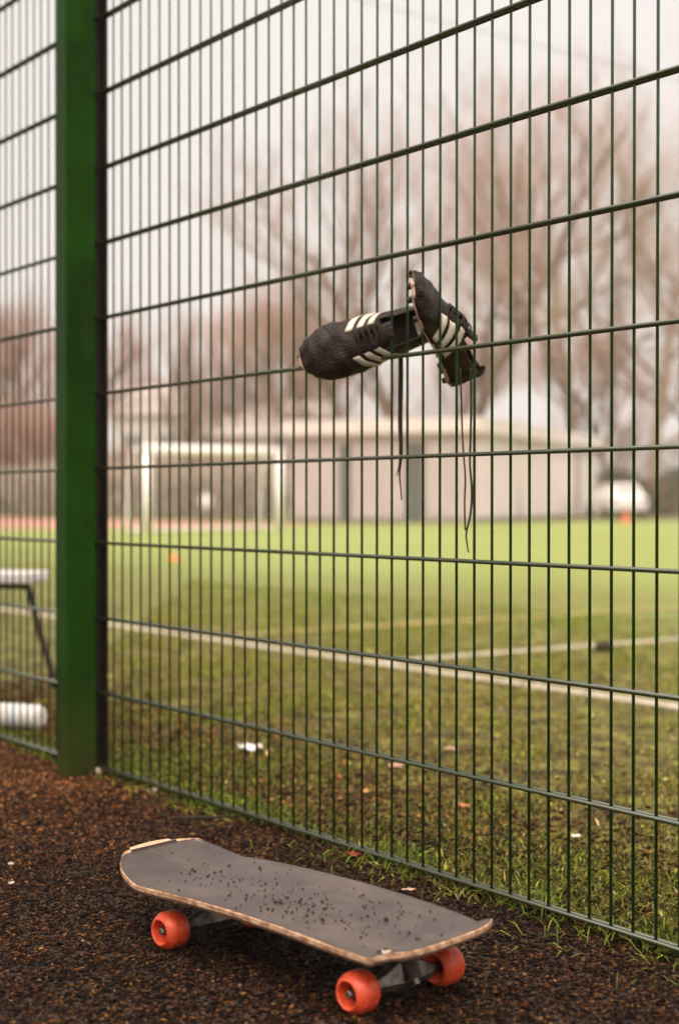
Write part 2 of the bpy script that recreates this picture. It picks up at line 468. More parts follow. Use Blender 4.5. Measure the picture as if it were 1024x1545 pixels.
# grass blades of the pitch near the fence
def blades(name, P, L, wd, col, seed, lean=.75):
    g = np.random.default_rng(seed); n = len(P)
    a = g.uniform(0, 2*PI, n); d = np.stack([np.cos(a), np.sin(a)], 1); s = np.stack([-d[:, 1], d[:, 0]], 1)
    le = (np.abs(g.normal(lean, .35, n))).clip(.05, 1.45)
    w = wd * g.uniform(.6, 1.4, n)
    def pt(r, side, k):
        ang = le * (.55 + .75 * r)
        h = L * r * np.cos(ang * .8) * (1 - .25 * r * np.sin(ang)); o = L * r * np.sin(ang)
        q = np.zeros((n, 3)); q[:, :2] = P + d * o[:, None] + s * (w * k * side)[:, None]; q[:, 2] = np.maximum(h, .0008); return q
    V = np.stack([pt(0, -1, .8), pt(0, 1, .8), pt(.5, 1, 1), pt(.5, -1, 1), pt(1., 0, 0)], 1)
    idx = 5 * np.arange(n)[:, None]
    F = np.concatenate([idx + np.array([[0, 1, 2]]), idx + np.array([[0, 2, 3]]), idx + np.array([[3, 2, 4]])], 0)
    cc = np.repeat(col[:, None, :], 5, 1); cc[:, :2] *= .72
    return link(name, mesh_np(name, V.reshape(-1, 3), F, M_blade, col=cc.reshape(-1, 3)))

def grass_cols(g, n, green):
    """green 0..1 -> from straw / mud brown through olive to fresh green"""
    a = np.array([.145, .092, .027]); b = np.array([.150, .145, .021]); c = np.array([.140, .220, .021])
    t = np.clip(green + g.normal(0, .22, n), 0, 1)[:, None]
    col = np.where(t < .5, a + (b - a) * t * 2, b + (c - b) * (t - .5) * 2)
    straw = g.random(n) < .05
    col[straw] = [.33, .25, .12]
    return col * np.exp(g.normal(-.15, .55, (n, 1)))

g = np.random.default_rng(11)
n = 400000
y = g.random(n) ** 1.35 * 5.2 + .01
x = g.uniform(-1, 1, n)
# follow the wedge the lens and a step aside can see
cx = 1.0 - 1.15 * y
hw = 1.75 + .36 * y
P = np.stack([cx + x * hw, y], 1)
pat = vnoise(P[:, 0], P[:, 1], 3.5, 5) * .6 + vnoise(P[:, 0], P[:, 1], 11, 6) * .4
edge = np.exp(-P[:, 1] / .16)
keep = g.random(n) < np.clip((pat - .34) * 2.6 + edge * .8, .16, 1)
P, pat, edge = P[keep], pat[keep], edge[keep]; n = len(P)
Lb = .0135 * (1 + .35 * g.standard_normal(n)).clip(.4, 2) * (1 + 1.1 * edge * g.random(n))
grn = .25 + .75 * (pat - .45) + .42 * edge * (.3 + 1.2 * vnoise(P[:, 0], P[:, 1], 6, 41)) + .10 * np.clip(P[:, 1] - 2.3, 0, 3)
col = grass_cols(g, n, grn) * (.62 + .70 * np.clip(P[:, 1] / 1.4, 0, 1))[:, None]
ln = ((np.abs(P[:, 1] - 2.26) < .06) | ((np.abs(P[:, 0] + 1.87) < .06) & (P[:, 1] > 2.26)))
col[ln] = np.array([.50, .43, .34]) * g.uniform(.6, 1.2, (ln.sum(), 1))
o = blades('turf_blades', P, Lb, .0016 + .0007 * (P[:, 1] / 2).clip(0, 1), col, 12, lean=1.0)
tag(o, 'short worn turf of the pitch behind the fence', 'grass', kind='stuff')

# long uneven grass growing through the foot of the fence
n = 17000
u = g.uniform(-2.4, 2.4, n)
den = vnoise(u, u * 0 + .5, 4.5, 8)
k = g.random(n) < np.clip((den - .25) * 1.7, .05, 1)
u = u[k]; n = len(u)
P = np.stack([u, np.abs(g.normal(0, .055, n)) * np.where(g.random(n) < .80, 1, -.6) + .012], 1)
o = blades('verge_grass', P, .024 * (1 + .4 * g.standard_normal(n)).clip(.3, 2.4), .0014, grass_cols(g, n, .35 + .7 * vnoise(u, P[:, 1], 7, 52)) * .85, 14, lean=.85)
tag(o, 'longer green grass growing along the foot of the fence', 'grass', kind='stuff')
n = 420
u = g.uniform(.3, 2.4, n); k = vnoise(u, u * 0 + 2.5, 5, 9) > .38; u = u[k]; n = len(u)
P = np.stack([u, -np.abs(g.normal(0, .07, n)) - .01], 1)
o = blades('straggling_grass', P, .036 * (1 + .35 * g.standard_normal(n)).clip(.4, 2), .0011, grass_cols(g, n, np.full(n, .5)) * .8, 15, lean=1.25)
tag(o, 'thin straggling grass lying on the path beside the fence foot', 'grass', kind='stuff')

# ------------------------------------------------------------------ the fence
ROW0, ROWS, PITCH = 0.02, 16, 0.2
HT = ROW0 + PITCH * (ROWS - 1)
RV, RH = 0.0027, 0.0041
def wire_mesh(name, length, r, axis, k=10):
    me = bpy.data.meshes.new(name)
    p = [(0, 0, 0), (length, 0, 0)] if axis == 'x' else [(0, 0, 0), (0, 0, length)]
    V, F = tube(p, r, k)
    me.from_pydata([tuple(v) for v in V], [], F)
    me.polygons.foreach_set('use_smooth', np.array([len(f) == 4 for f in F]))
    me.materials.append(M_wire)
    return me
ME_V = wire_mesh('vertical_wire', HT - .01 + .02, RV, 'z')
def fence_panel(x0, nv, label, over_l, over_r):
    t = empty('mesh_fence', (x0, 0, 0), label=label, cat='fence', group='welded mesh fence panels')
    for i in range(nv):
        j = lambda s: random.uniform(-s, s)
        link('vertical_wire', ME_V, t, (0.05 * i + j(.0006), 0, 0.01), (j(.0006), j(.0009), 0))
    me = wire_mesh('horizontal_wire', 0.05 * (nv - 1) + over_l + over_r, RH, 'x', 12)
    for r in range(ROWS):
        for s in (-1, 1):
            link('horizontal_wire', me, t, (-over_l, s * (RV + RH - .0006), ROW0 + PITCH * r + random.uniform(-.0008, .0008)))
    return t
fence_panel(0.0, 49, 'green welded mesh fence panel with football boots stuck in it, right of the post', .075, .02)
fence_panel(-2.60, 49, 'green welded mesh fence panel left of the green post', .02, .02)

post = empty('fence_post', (-0.12, -0.052, 0), label='tall dark green steel post between the two fence panels', cat='post')
MB().box((-.020, -.046, -.05), (.042, .0405, 3.1)).build('shaft', M_post, post, bevel=.004)
MB().box((-.022, -.048, 3.1), (.044, .044, 3.108)).build('cap', M_post, post, bevel=.002)
# clamp rail behind the wire ends with its rubber lips, then clips and bolts
MB().box((-.012, .0655, .0), (.044, .0755, 3.05)).build('clamp_rail', M_bar, post, bevel=.0015)
MB().box((.026, .0410, .02), (.034, .0655, 3.04)).build('clamp_lip', M_bar, post, bevel=.001)
MB().box((.038, .0625, .02), (.0425, .0655, 3.04)).build('clamp_lip', M_bar, post, bevel=.001)
clip = MB().box((.0365, .036, -.008), (.046, .0430, .008))
cm = None
for r in range(ROWS):
    if cm is None:
        c0 = clip.build('clip', M_bar, post, bevel=.002); cm = c0.data; c0.location = (0, 0, ROW0)
        M_ = c0
    else:
        c = M_.copy(); C.objects.link(c); c.parent = post; c.location = (0, 0, ROW0 + PITCH * r)
bolt = None
for r in range(1, ROWS, 3):
    if bolt is None:
        bolt = MB().lathe([(.0001, -.005), (.004, -.0045), (.0055, -.002), (.0055, .004)], 12).build('bolt', M_bar, post, smooth=True, loc=(.0375, .0625, ROW0 + PITCH * r - .022))
    else:
        c = bolt.copy(); C.objects.link(c); c.parent = post; c.location = (.0375, .0625, ROW0 + PITCH * r - .022)

# ------------------------------------------------------------------ skateboard
SB = empty('skateboard', (1.6228, -0.504, 0), 0.1453, label='worn grey skateboard with red wheels standing on the brown path', cat='skateboard')
WB, TR, RW, WW = .436, .1147, .031, .048
DW, DH, ROLL = .247, .0954, .0333
LN, LT, TH = .1786, .1010, .1008
def deck_pt(s, t):
    """s in -1..1 along (nose -1, tail +1), t in -1..1 across; returns top surface point"""
    x = (-(WB/2 + LN) if s < 0 else (WB/2 + LT)) * abs(s)
    a = abs(s)
    if s < 0:
        f = max(0, (a - .55) / .45); hw = 1 - .33 * f ** 2.0
    else:
        f = max(0, (a - .5) / .5); hw = 1 - .140 * f ** 2.2
    y = t * hw * DW / 2
    kn = max(0, -x - (WB/2 + .052)); kt = max(0, x - (WB/2 + .0441))      # kicks
    z = .36 * kn * kn / (kn + .030) + .34 * kt * min(1, kt / .02)
    z += .0021 * abs(t) ** 2.2 + .0118 * (1 - (x / .3) ** 2) - .0104 * x     # concave, camber, rake
    g_ = max(0, (a - .80) / .20)
    x *= 1 - (.09 * g_ ** 1.6 * abs(t) ** 4 if s < 0 else .055 * g_ * abs(t) ** 5)                                          # rounded corners
    c, sn = math.cos(ROLL), math.sin(ROLL)
    return Vector((x, y * c - z * sn, DH + y * sn + z * c))
def deck_layer(name, m, top, bot, ts=1.0, s0=-1.0, s1=1.0, parent=SB, bevel=0):
    ns, nt = 110, 28
    ss = [s0 + (s1 - s0) * i / ns for i in range(ns + 1)]; tt = [ts * (-1 + 2 * j / nt) for j in range(nt + 1)]
    V = []; F = []
    for dz in (top, bot):
        for s in ss:
            for t in tt:
                V.append(deck_pt(s, t) + Vector((0, 0, dz)))
    n = (ns + 1) * (nt + 1); ix = lambda l, i, j: l * n + i * (nt + 1) + j
    for i in range(ns):
        for j in range(nt):
            F.append((ix(0,i,j), ix(0,i+1,j), ix(0,i+1,j+1), ix(0,i,j+1)))
            F.append((ix(1,i,j), ix(1,i,j+1), ix(1,i+1,j+1), ix(1,i+1,j)))
    for i in range(ns):
        F.append((ix(0,i,0), ix(1,i,0), ix(1,i+1,0), ix(0,i+1,0))); F.append((ix(0,i,nt), ix(0,i+1,nt), ix(1,i+1,nt), ix(1,i,nt)))
    for j in range(nt):
        F.append((ix(0,0,j), ix(0,0,j+1), ix(1,0,j+1), ix(1,0,j))); F.append((ix(0,ns,j), ix(1,ns,j), ix(1,ns,j+1), ix(0,ns,j+1)))
    return MB().add(V, F).build(name, m, parent, smooth=False, bevel=bevel)
deck = deck_layer('deck', M_wood, 0, -.0085, bevel=.0015)
deck_layer('bottom_ply', M_under, -.0086, -.0112, ts=.992, s0=-.996, s1=.996, parent=deck)
gp = deck_layer('grip_tape', M_grip, .0010, .0002, ts=.978, s0=-.968, s1=.985, parent=deck)
gp.data.polygons.foreach_set('use_smooth', np.ones(len(gp.data.polygons), dtype=bool))
# bare worn nose tip: chipped ply ridge and the dark seam of the tape end
V = []; F = []
for i in range(13):
    t = -.52 + 1.04 * i / 12
    a = deck_pt(-.972, t); b = deck_pt(-1.0, t); h = .0022 * (1 - (abs(t) / .54) ** 2) + .001
    V += [a + Vector((0, 0, .0008)), a + Vector((-.002, 0, h)), b + Vector((-.002, 0, h + .0005)), b + Vector((-.003, 0, -.004))]
for i in range(12):
    for q in range(3): F.append((4*i+q, 4*i+q+1, 4*i+q+5, 4*i+q+4))
MB().add(V, F).build('worn_tip', M_woodpale, deck, smooth=False)
V = []; F = []
for i in range(13):
    t = -.56 + 1.12 * i / 12
    a = deck_pt(-.966, t); b = deck_pt(-.972, t)
    V += [a + Vector((0, 0, .0014)), b + Vector((0, 0, .0042))]
for i in range(12): F.append((2*i, 2*i+1, 2*i+3, 2*i+2))
MB().add(V, F).build('tape_end', M_grit, deck)
# peeled pale patch by the near tail corner
V = [deck_pt(.83, -.66) + Vector((0, 0, .0016))]
for i in range(14):
    a = 2 * PI * i / 14; q = 1 + .12 * math.sin(3 * a + 1)
    V.append(deck_pt(.83 + .036 * q * math.cos(a + .6), -.66 + .085 * q * math.sin(a + .6)) + Vector((0, 0, .0014)))
MB().add(V, [(0, 1 + i, 1 + (i + 1) % 14) for i in range(14)]).build('worn_patch', M_pebble, deck)
for q, (s, t) in enumerate(((.80, -.62), (.845, -.60), (.865, -.70), (.80, -.73))):
    c = deck_pt(s, t)
    MB().box((c.x - .002, c.y - .0035, c.z + .0012), (c.x + .002, c.y + .0035, c.z + .0026)).build('bolt_mark', M_grit, deck)

def wheel_and_axle(truck, side):
    sgn = side
    # profile: outside face at +axial
    h = WW / 2
    prof = [(.0105, h-.022), (.0150, h-.021), (.0172, h-.013), (.0183, h-.003), (.0190, h-.0006), (.0205, h), (.0222, h-.0006), (.0258, h-.0046), (.0288, h-.0088), (.0303, h-.0118), (.0309, h-.0150),
            (.0310, h-.019), (.0310, -h+.020), (.0307, -h+.014), (.0292, -h+.009), (.0255, -h+.004), (.021, -h), (.0185, -h+.002), (.0165, -h+.008), (.0105, -h+.012)]
    Mx = Matrix.Rotation(0 if sgn > 0 else PI, 4, 'Z')
    cy = sgn * (TR - h)
    w = MB().lathe(prof, 40, Mx, closed=True).build('wheel', M_wheel, truck, smooth=True, loc=(0, cy, RW))
    MB().lathe([(.0042, h-.0165), (.0085, h-.0162), (.0128, h-.0175), (.0130, h-.023), (.0042, h-.023)], 24, Mx, closed=True).build('bearing', M_core, w, smooth=True)
    MB().lathe([(.0001, h-.003), (.0040, h-.003), (.0062, h-.0045), (.0064, h-.0125), (.0001, h-.0125)], 6, Mx).build('axle_nut', M_alu, w)
    return w

def truck(x, flip):
    t = empty('truck', (x, 0, 0)); t.parent = SB
    d = -1 if flip else 1                        # bushings face the board's middle
    # hanger: tapered triangular casting
    V = []; F = []
    ys = [-.068, -.060, -.030, -.014, .014, .030, .060, .068]
    sec = {.068: (.008, .008, -.008), .060: (.0095, .0095, -.010), .030: (.014, .020, -.011), .014: (.018, .030, -.013)}
    for yv in ys:
        hw, hi, lo = sec[round(abs(yv), 3)]
        zc = RW
        V += [(-hw*.7, yv, zc+lo), (hw*.7, yv, zc+lo), (hw, yv, zc), (hw*.55*1.0 - d*0, yv, zc+hi), (-hw*.55, yv, zc+hi), (-hw, yv, zc)]
    for i in range(len(ys) - 1):
        for j in range(6):
            F.append((6*i+j, 6*i+(j+1) % 6, 6*i+6+(j+1) % 6, 6*i+6+j))
    F += [(5,4,3,2,1,0), tuple(6*(len(ys)-1)+j for j in range(6))]
    MB().add(V, F).build('hanger', M_alu, t, bevel=.002)
    MB().tube([(0, -.112, RW), (0, .112, RW)], .0040, 12).build('axle', M_alu, t, smooth=False)
    MB().box((-.042, -.027, TH-.0245), (.042, .027, TH-.0165)).box((-.024 , -.018, TH-.040), (.020, .018, TH-.0245)).build('baseplate', M_alu, t, bevel=.002)
    MB().box((-.043, -.028, TH-.0165), (.043, .028, TH-.0115)).build('riser_pad', M_bush, t)
    k0 = Vector((-d*.004, 0, RW + .047)); k1 = Vector((-d*.030, 0, RW - .002))
    MB().tube([k0, k1], .0045, 10).build('kingpin', M_alu, t)
    MB().tube([k0.lerp(k1, .15), k0.lerp(k1, .45), k0.lerp(k1, .46), k0.lerp(k1, .85)], [.013, .0125, .011, .012], 16).build('bushing', M_bush, t, smooth=False)
    for s in (-1, 1): wheel_and_axle(t, s)
    return t
truck(-WB/2, False); truck(WB/2, True)

# crumbs of path grit lying on the tape
g = np.random.default_rng(21)
SBM = Matrix.Translation((1.6228, -0.504, 0)) @ Matrix.Rotation(0.1453, 4, 'Z')
V = []; F = []
oc = [(1,0,0),(-1,0,0),(0,1,0),(0,-1,0),(0,0,1),(0,0,-1)]
of = [(0,2,4),(2,1,4),(1,3,4),(3,0,4),(2,0,5),(1,2,5),(3,1,5),(0,3,5)]
spots = [(-.60, -.10, .12, .34, 26), (-.40, -.05, .15, .36, 36), (-.05, -.15, .18, .36, 54), (.14, -.25, .11, .24, 46), (.40, -.05, .18, .40, 40), (.66, .1, .16, .45, 22), (0, 0, .45, .5, 30)]
for (sc, tc, ss, st, k) in spots:
    for _ in range(k):
        s, t = g.normal(sc, ss), g.normal(tc, st)
        if abs(t) > .9 or s < -.9 or s > .93: continue
        p = SBM @ deck_pt(s, t); r = .0019 * math.exp(.35 * g.standard_normal()); n0 = len(V)
        V += [(p.x + a*r*g.uniform(.7, 1.4), p.y + b*r*g.uniform(.7, 1.4), p.z + .0012 + r*.5 + c*r*.7) for a, b, c in oc]
        F += [tuple(i + n0 for i in f) for f in of]
tag(MB().add(V, F).build('grit_crumbs', M_grit), 'dark crumbs of grit scattered over the skateboard grip tape', 'grit', kind='stuff')

# ------------------------------------------------------------------ football boots
BL = .272
def prof(x, tab):
    for (a, b), (c, d) in zip(tab, tab[1:]):
        if x <= c:
            f = (x - a) / (c - a); f = f * f * (3 - 2 * f); return b + (d - b) * f
    return tab[-1][1]
W_T = [(0, .010), (.008, .021), (.03, .034), (.07, .037), (.11, .040), (.15, .044), (.19, .0485), (.22, .047), (.245, .038), (.262, .024), (.272, .006)]
H_T = [(0, .060), (.01, .070), (.04, .064), (.075, .060), (.105, .070), (.13, .069), (.16, .058), (.19, .049), (.22, .042), (.245, .034), (.262, .024), (.272, .010)]
Z_T = [(0, .006), (.03, .003), (.10, .007), (.18, .001), (.23, .005), (.272, .014)]
def boot_pt(x, phi, off=0.0):
    """phi 0..pi from the right-hand sole edge over the top to the left-hand edge"""
    w, h, z0 = prof(x, W_T), prof(x, H_T), prof(x, Z_T)
    c, s = math.cos(phi), math.sin(phi)
    e = .78
    y = w * math.copysign(abs(c) ** e, c); z = z0 + (h - z0) * abs(s) ** (.85)
    # rumpled leather
    ln = Vector((0, c / max(w, .01), s / max(h, .01))).normalized()
    wr = .0016 * math.sin(x * 190 + 3 * math.sin(phi * 2.3)) * math.exp(-((x - .185) / .035) ** 2) + .0010 * math.sin(x * 90 + phi * 7)
    return Vector((x, y, z)) + ln * (off + wr)

def make_boot(name, label, Mw, slot, pinch_y, BS):
    t = empty(name, Mw.translation, label=label, cat='football boot', group='football boots stuck in the fence')
    o_ = Mw.translation
    cx, axd, keep = slot                                    # wire gap centre, axis slope dx/dy, thickness kept at the mesh
    def place(p):
        q = Mw @ Vector((p.x * BS[0], p.y * BS[1], p.z * BS[2]))
        c = cx + axd * q.y
        f = 1 - (1 - keep) * math.exp(-(q.y / pinch_y) ** 2)
        q.x = c + (q.x - c) * f
        return q - o_
    nx, nf = 64, 40
    xs = [BL * (.5 - .5 * math.cos(PI * i / nx)) for i in range(nx + 1)]
    V = [place(boot_pt(x, PI * j / nf)) for x in xs for j in range(nf + 1)]
    F = []
    for i in range(nx):
        for j in range(nf):
            xm = (xs[i] + xs[i+1]) / 2; ph = PI * (j + .5) / nf; a = abs(ph - PI/2)
            gap = 0
            if .010 < xm < .108: gap = .62
            elif .108 <= xm < .165: gap = .24 * (1 - (xm - .108) / .075)
            if a < gap: continue
            F.append((i*(nf+1)+j, i*(nf+1)+j+1, (i+1)*(nf+1)+j+1, (i+1)*(nf+1)+j))
    up = MB().add(V, F).build('upper', M_boot, t, smooth=True, recalc=False)
    m = up.modifiers.new('thick', 'SOLIDIFY'); m.thickness = .0028; m.offset = -1
    up.data.materials.append(M_bootin); m.material_offset = 1; m.material_offset_rim = 0
    # insole
    V = []; F = []
    for x in xs[2:44]:
        w = prof(x, W_T) * .9
        V += [place(Vector((x, -w, prof(x, Z_T) + .006))), place(Vector((x, w, prof(x, Z_T) + .006)))]
    for i in range(len(V)//2 - 1): F.append((2*i, 2*i+1, 2*i+3, 2*i+2))
    MB().add(V, F).build('insole', M_bootin, t)
    V = []; F = []
    for i in range(5):
        for j in range(4):
            x = .018 + .034 * i / 4; y = -.017 + .034 * j / 3
            V.append(place(Vector((x, y, .012 + (.030 if i == 0 else .004 * (4 - i))))))
    for i in range(4):
        for j in range(3): F.append((4*i+j, 4*i+j+1, 4*i+j+5, 4*i+j+4))
    MB().add(V, F).build('heel_liner', M_stripe, t, smooth=True)
    # tongue
    V = []; F = []
    for i in range(11):
        x = .088 + .086 * i / 10
        for j in range(7):
            ph = PI/2 + .36 * (j - 3) / 3
            q = boot_pt(min(max(x, .108), .2), ph, -.003); q.x = x; q.z += .012 * max(0, (.112 - x) / .03)
            V.append(place(q))
    for i in range(10):
        for j in range(6): F.append((7*i+j, 7*i+j+1, 7*i+j+8, 7*i+j+7))
    tg = MB().add(V, F).build('tongue', M_boot, t, smooth=True)
    mm = tg.modifiers.new('thick', 'SOLIDIFY'); mm.thickness = .004
    # laces across the throat
    for i in range(5):
        x = .114 + .012 * i
        for d in (-1, 1):
            pts = [place(boot_pt(x + d * .004 * k / 3, PI/2 + .40 * k / 3, .0018 + .0016 * (1 - abs(k) / 3))) for k in range(-3, 4)]
            MB().tube(pts, .0017, 6).build('lace', M_lace, t, smooth=True)
    # three stripes on each side
    for side in (0, 1):
        for k in range(3):
            V = []; F = []
            for j in range(9):
                f = j / 8; ph = .10 + 1.06 * f
                if side: ph = PI - ph
                for e in range(4):
                    x = .092 + .022 * k + .0135 * e / 3 + .032 * f
                    V.append(place(boot_pt(x, ph, .0011)))
            for j in range(8):
                for e in range(3): F.append((4*j+e, 4*j+e+1, 4*j+e+5, 4*j+e+4))
            st = MB().add(V, F).build('stripe', M_stripe, t, smooth=True)
            mm = st.modifiers.new('thick', 'SOLIDIFY'); mm.thickness = .0012; mm.offset = 0
    # toe-cap seam
    pts = [place(boot_pt(.214 - .010 * math.sin(PI * j / 20), PI * j / 20, .0006)) for j in range(1, 20)]
    MB().tube(pts, .0012, 6).build('seam', M_lace, t, smooth=True)
    # sole plate with rim
    V = []; F = []; n2 = 9
    for lay, (dz, k) in enumerate(((.0025, 1.0), (-.004, .98))):
        for x in xs:
            w = prof(x, W_T) * k
            for j in range(n2): V.append(place(Vector((x, -w + 2*w*j/(n2-1), prof(x, Z_T) + dz))))
    N_ = (nx + 1) * n2
    for i in range(nx):
        for j in range(n2 - 1):
            a = i*n2+j; F.append((a, a+n2, a+n2+1, a+1)); F.append((N_+a, N_+a+1, N_+a+n2+1, N_+a+n2))
        for j in (0, n2 - 1):
            a = i*n2+j; F.append((a, a+n2, N_+a+n2, N_+a))
    sole = MB().add(V, F).build('sole_plate', M_sole, t, smooth=False)
    for (x, y) in ((.025, .016), (.025, -.016), (.065, .019), (.065, -.019), (.16, .028), (.16, -.028), (.195, .033), (.195, -.033), (.195, 0), (.232, .022), (.232, -.022)):
        z = prof(x, Z_T) - .004
        c0, c1 = place(Vector((x, y, z + .001))), place(Vector((x, y, z - .009)))
        MB().tube([c0, c0.lerp(c1, .6), c1], [.0075, .0062, .0052], 12).build('stud', M_stud, sole, smooth=False)
    return t

VIEW = Vector((-.8126, .5828, 0)); RGT = Vector((.5828, .8126, 0)); UP = Vector((0, 0, 1))
def frame(ax, top, anchor_local, anchor_world):
    ax = ax.normalized(); top = (top - ax * top.dot(ax)).normalized(); lat = top.cross(ax)
    Mr = Matrix((ax, lat, top)).transposed().to_4x4()
    Mr.translation = Vector(anchor_world) - Mr.to_3x3() @ Vector(anchor_local)
    return Mr
# left boot: heel beyond the mesh, toe sticking out towards the path
axL = (-RGT) * .93 + (-UP) * .30 + VIEW * (-.10)
ML = frame(axL, -VIEW + UP * -.04, (.126, 0, .040), (1.176, 0, 1.066))
make_boot('football_boot', 'black football boot with white stripes poking toe first through the fence, left one', ML, (1.176, axL.x / axL.y, .55), .055, (1.12, 1.16, 1.20))
# right boot: toe up through the next gap, heel hanging behind the mesh
axR = UP * .66 + (-RGT) * .36 + (-VIEW) * .66
MR = frame(axR, RGT * 1.0 + UP * .30 + VIEW * (-.22), (.186, 0, .026), (1.330, 0, 1.098))
make_boot('football_boot', 'black football boot standing toe up behind the fence wires, right one', MR, (1.326, axR.x / axR.y, .60), .05, (1.05, .96, 1.12))

# loose laces hanging down behind the mesh
def hang(name, label, pts, r, aglet=False):
    o = MB().tube(pts, r, 8).build(name, M_lace, smooth=True)
    return o
def cpos(px, py, yfence):
    """point on the plane y = yfence seen at photo position; used for laying out the hanging cords"""
    k = (px - 512) / 2282.5; d = Vector((-.8126 + .5828 * k, .5828 + .8126 * k, -(py - 755.5) / 2282.5))
    t = (yfence + 1.8416) / d.y
    return Vector((3.5902, -1.8416, .7334)) + d * t
def smooth_path(P, m=6):
    out = []
    for i in range(len(P) - 1):
        p0, p1, p2, p3 = P[max(i-1, 0)], P[i], P[i+1], P[min(i+2, len(P)-1)]
        for q in range(m):
            f = q / m
            out.append(.5 * ((2*p1) + (p2 - p0)*f + (2*p0 - 5*p1 + 4*p2 - p3)*f*f + (3*p1 - p0 - 3*p2 + p3)*f*f*f))
    return out + [P[-1]]
l1 = empty('hanging_lace', cpos(603, 500, .045), label='dark lace hanging from the left football boot', cat='lace', group='laces hanging behind the fence')
def lace(parent, px, yf, r, name='cord', m=M_lace):
    P = smooth_path([cpos(x, y, yf) - parent.location for x, y in px])
    rr = r if not hasattr(r, '__len__') else list(np.interp(np.linspace(0, 1, len(P)), np.linspace(0, 1, len(r)), r))
    return MB().tube(P, rr, 8).build(name, m, parent, smooth=True)
lace(l1, [(603, 500), (604, 560), (603, 630), (604, 680), (602, 715), (604, 740), (605, 756)], .045, [.0046, .0050, .0048, .0042, .0020, .0014, .0012])
lace(l1, [(603, 690), (600, 708), (597, 718)], .045, [.0016, .0012, .0008])
lace(l1, [(605, 755), (607, 776)], .045, .0016, 'aglet', M_aglet)
l2 = empty('hanging_lace', cpos(694, 560, .05), label='paler thin lace hanging from the right football boot, left of its pair', cat='lace', group='laces hanging behind the fence')
lace(l2, [(693, 555), (695, 600), (696, 640), (698, 680), (701, 720), (700, 760), (701, 800)], .05, .0017)
l3 = empty('hanging_lace', cpos(710, 560, .053), label='longest lace hanging from the right football boot, beside the wire', cat='lace', group='laces hanging behind the fence')
lace(l3, [(709, 555), (710, 600), (709, 660), (708, 700), (711, 740), (709, 775), (703, 802), (703, 815), (706, 834)], .053, [.0023, .0023, .0022, .0020, .0024, .0022, .0018, .0016, .0012])

# ------------------------------------------------------------------ litter, leaves, twigs, stones
def scrap(name, label, cat, loc, sx, sy, h, m, seed, rz=0.0, group=None):
    g = np.random.default_rng(seed); V = []; F = []; n = 7
    for i in range(n):
        for j in range(n):
            a, b = -1 + 2*i/(n-1), -1 + 2*j/(n-1)
            k = 1 - .25 * (a*a*b*b)
            rr = math.sqrt(a*a + b*b)
            q = 1 if rr < 1 else 1 / rr ** .6
            V.append((a*q*sx/2, b*q*sy/2*k, h * (.35 + .65 * g.random()) * (.4 + .6 * abs(math.sin(2.2*a + 1.5*b + seed)))))
    for i in range(n-1):
        for j in range(n-1): F.append((i*n+j, (i+1)*n+j, (i+1)*n+j+1, i*n+j+1))
    o = MB().add(V, F).build(name, m, smooth=True, loc=loc, rot=(0, 0, rz))
    mm = o.modifiers.new('thick', 'SOLIDIFY'); mm.thickness = .0012
    return tag(o, label, cat, group)
scrap('paper_scrap', 'crumpled bright white paper on the turf behind the fence', 'litter', (-.124, .503, .002), .072, .05, .030, M_paper, 1, .95)
scrap('paper_scrap', 'tiny white scrap on the worn turf near the right edge', 'litter', (1.234, .4746, .006), .020, .014, .006, M_paper, 2, .8)
scrap('pale_leaf', 'small pale leaf lying on the path behind the skateboard', 'leaf', (1.366, -.0897, .004), .024, .012, .004, M_leafp, 3, .9)
scrap('fallen_leaf', 'orange leaf on the turf right of the middle', 'leaf', (.8577, .474, .008), .034, .022, .010, M_leafo, 4, .5)
scrap('fallen_leaf', 'pinkish leaf on the turf farther from the fence', 'leaf', (.198, .990, .006), .050, .032, .010, M_leafp, 5, .2)
scrap('fallen_leaf', 'dull tan leaf on the turf between the pink leaf and white paper', 'leaf', (.3275, .687, .006), .040, .024, .010, M_leafp, 6, 1.2)
scrap('fallen_leaf', 'dark red leaf caught at the foot of the fence', 'leaf', (1.096, -.018, .004), .038, .02, .012, M_leafr, 7, .4)

def pebble(label, loc, s, seed):
    bm = bmesh.new(); bmesh.ops.create_icosphere(bm, subdivisions=2, radius=1)
    g = np.random.default_rng(seed); d = g.normal(0, 1, (3, 3))
    for v in bm.verts:
        k = 1 + .18 * math.sin(v.co.dot(Vector(d[0])) * 2) + .12 * math.sin(v.co.dot(Vector(d[1])) * 3.2)
        v.co = Vector((v.co.x * s[0], v.co.y * s[1], v.co.z * s[2])) * k
    me = bpy.data.meshes.new('pale_stone'); bm.to_mesh(me); bm.free(); me.materials.append(M_pebble)
    o = link('pale_stone', me, None, loc, (0, 0, seed))
    return tag(o, label, 'stone', 'pale stones on the path')
pebble('flat pale stone on the path by the left picture edge, farther one', (.736, -.609, .003), (.007, .004, .003), 1)
pebble('flat pale stone on the path by the left picture edge, nearer one', (.878, -.669, .003), (.008, .005, .003), 2)
pebble('pale stone touching the bottom wire just right of the green post', (.234, -.006, .006), (.013, .008, .007), 3)
pebble('whitish stone at the very foot of the post clamp', (-.066, -.012, .008), (.008, .007, .012), 4)
def twig(label, a, b, r, seed):
    g = np.random.default_rng(seed); a, b = Vector(a), Vector(b)
    pts = [a.lerp(b, i/8) + Vector((g.normal(0, .002), g.normal(0, .002), abs(g.normal(0, .0015)))) for i in range(9)]
    o = MB().tube(pts, [r * (1 - .5 * i/8) for i in range(9)], 6).build('fallen_twig', M_clod)
    return tag(o, label, 'twig', 'twigs on the path')
twig('dark twig lying on the path between the fence and the skateboard nose', (.575, -.140, .010), (.650, -.012, .010), .0045, 1)
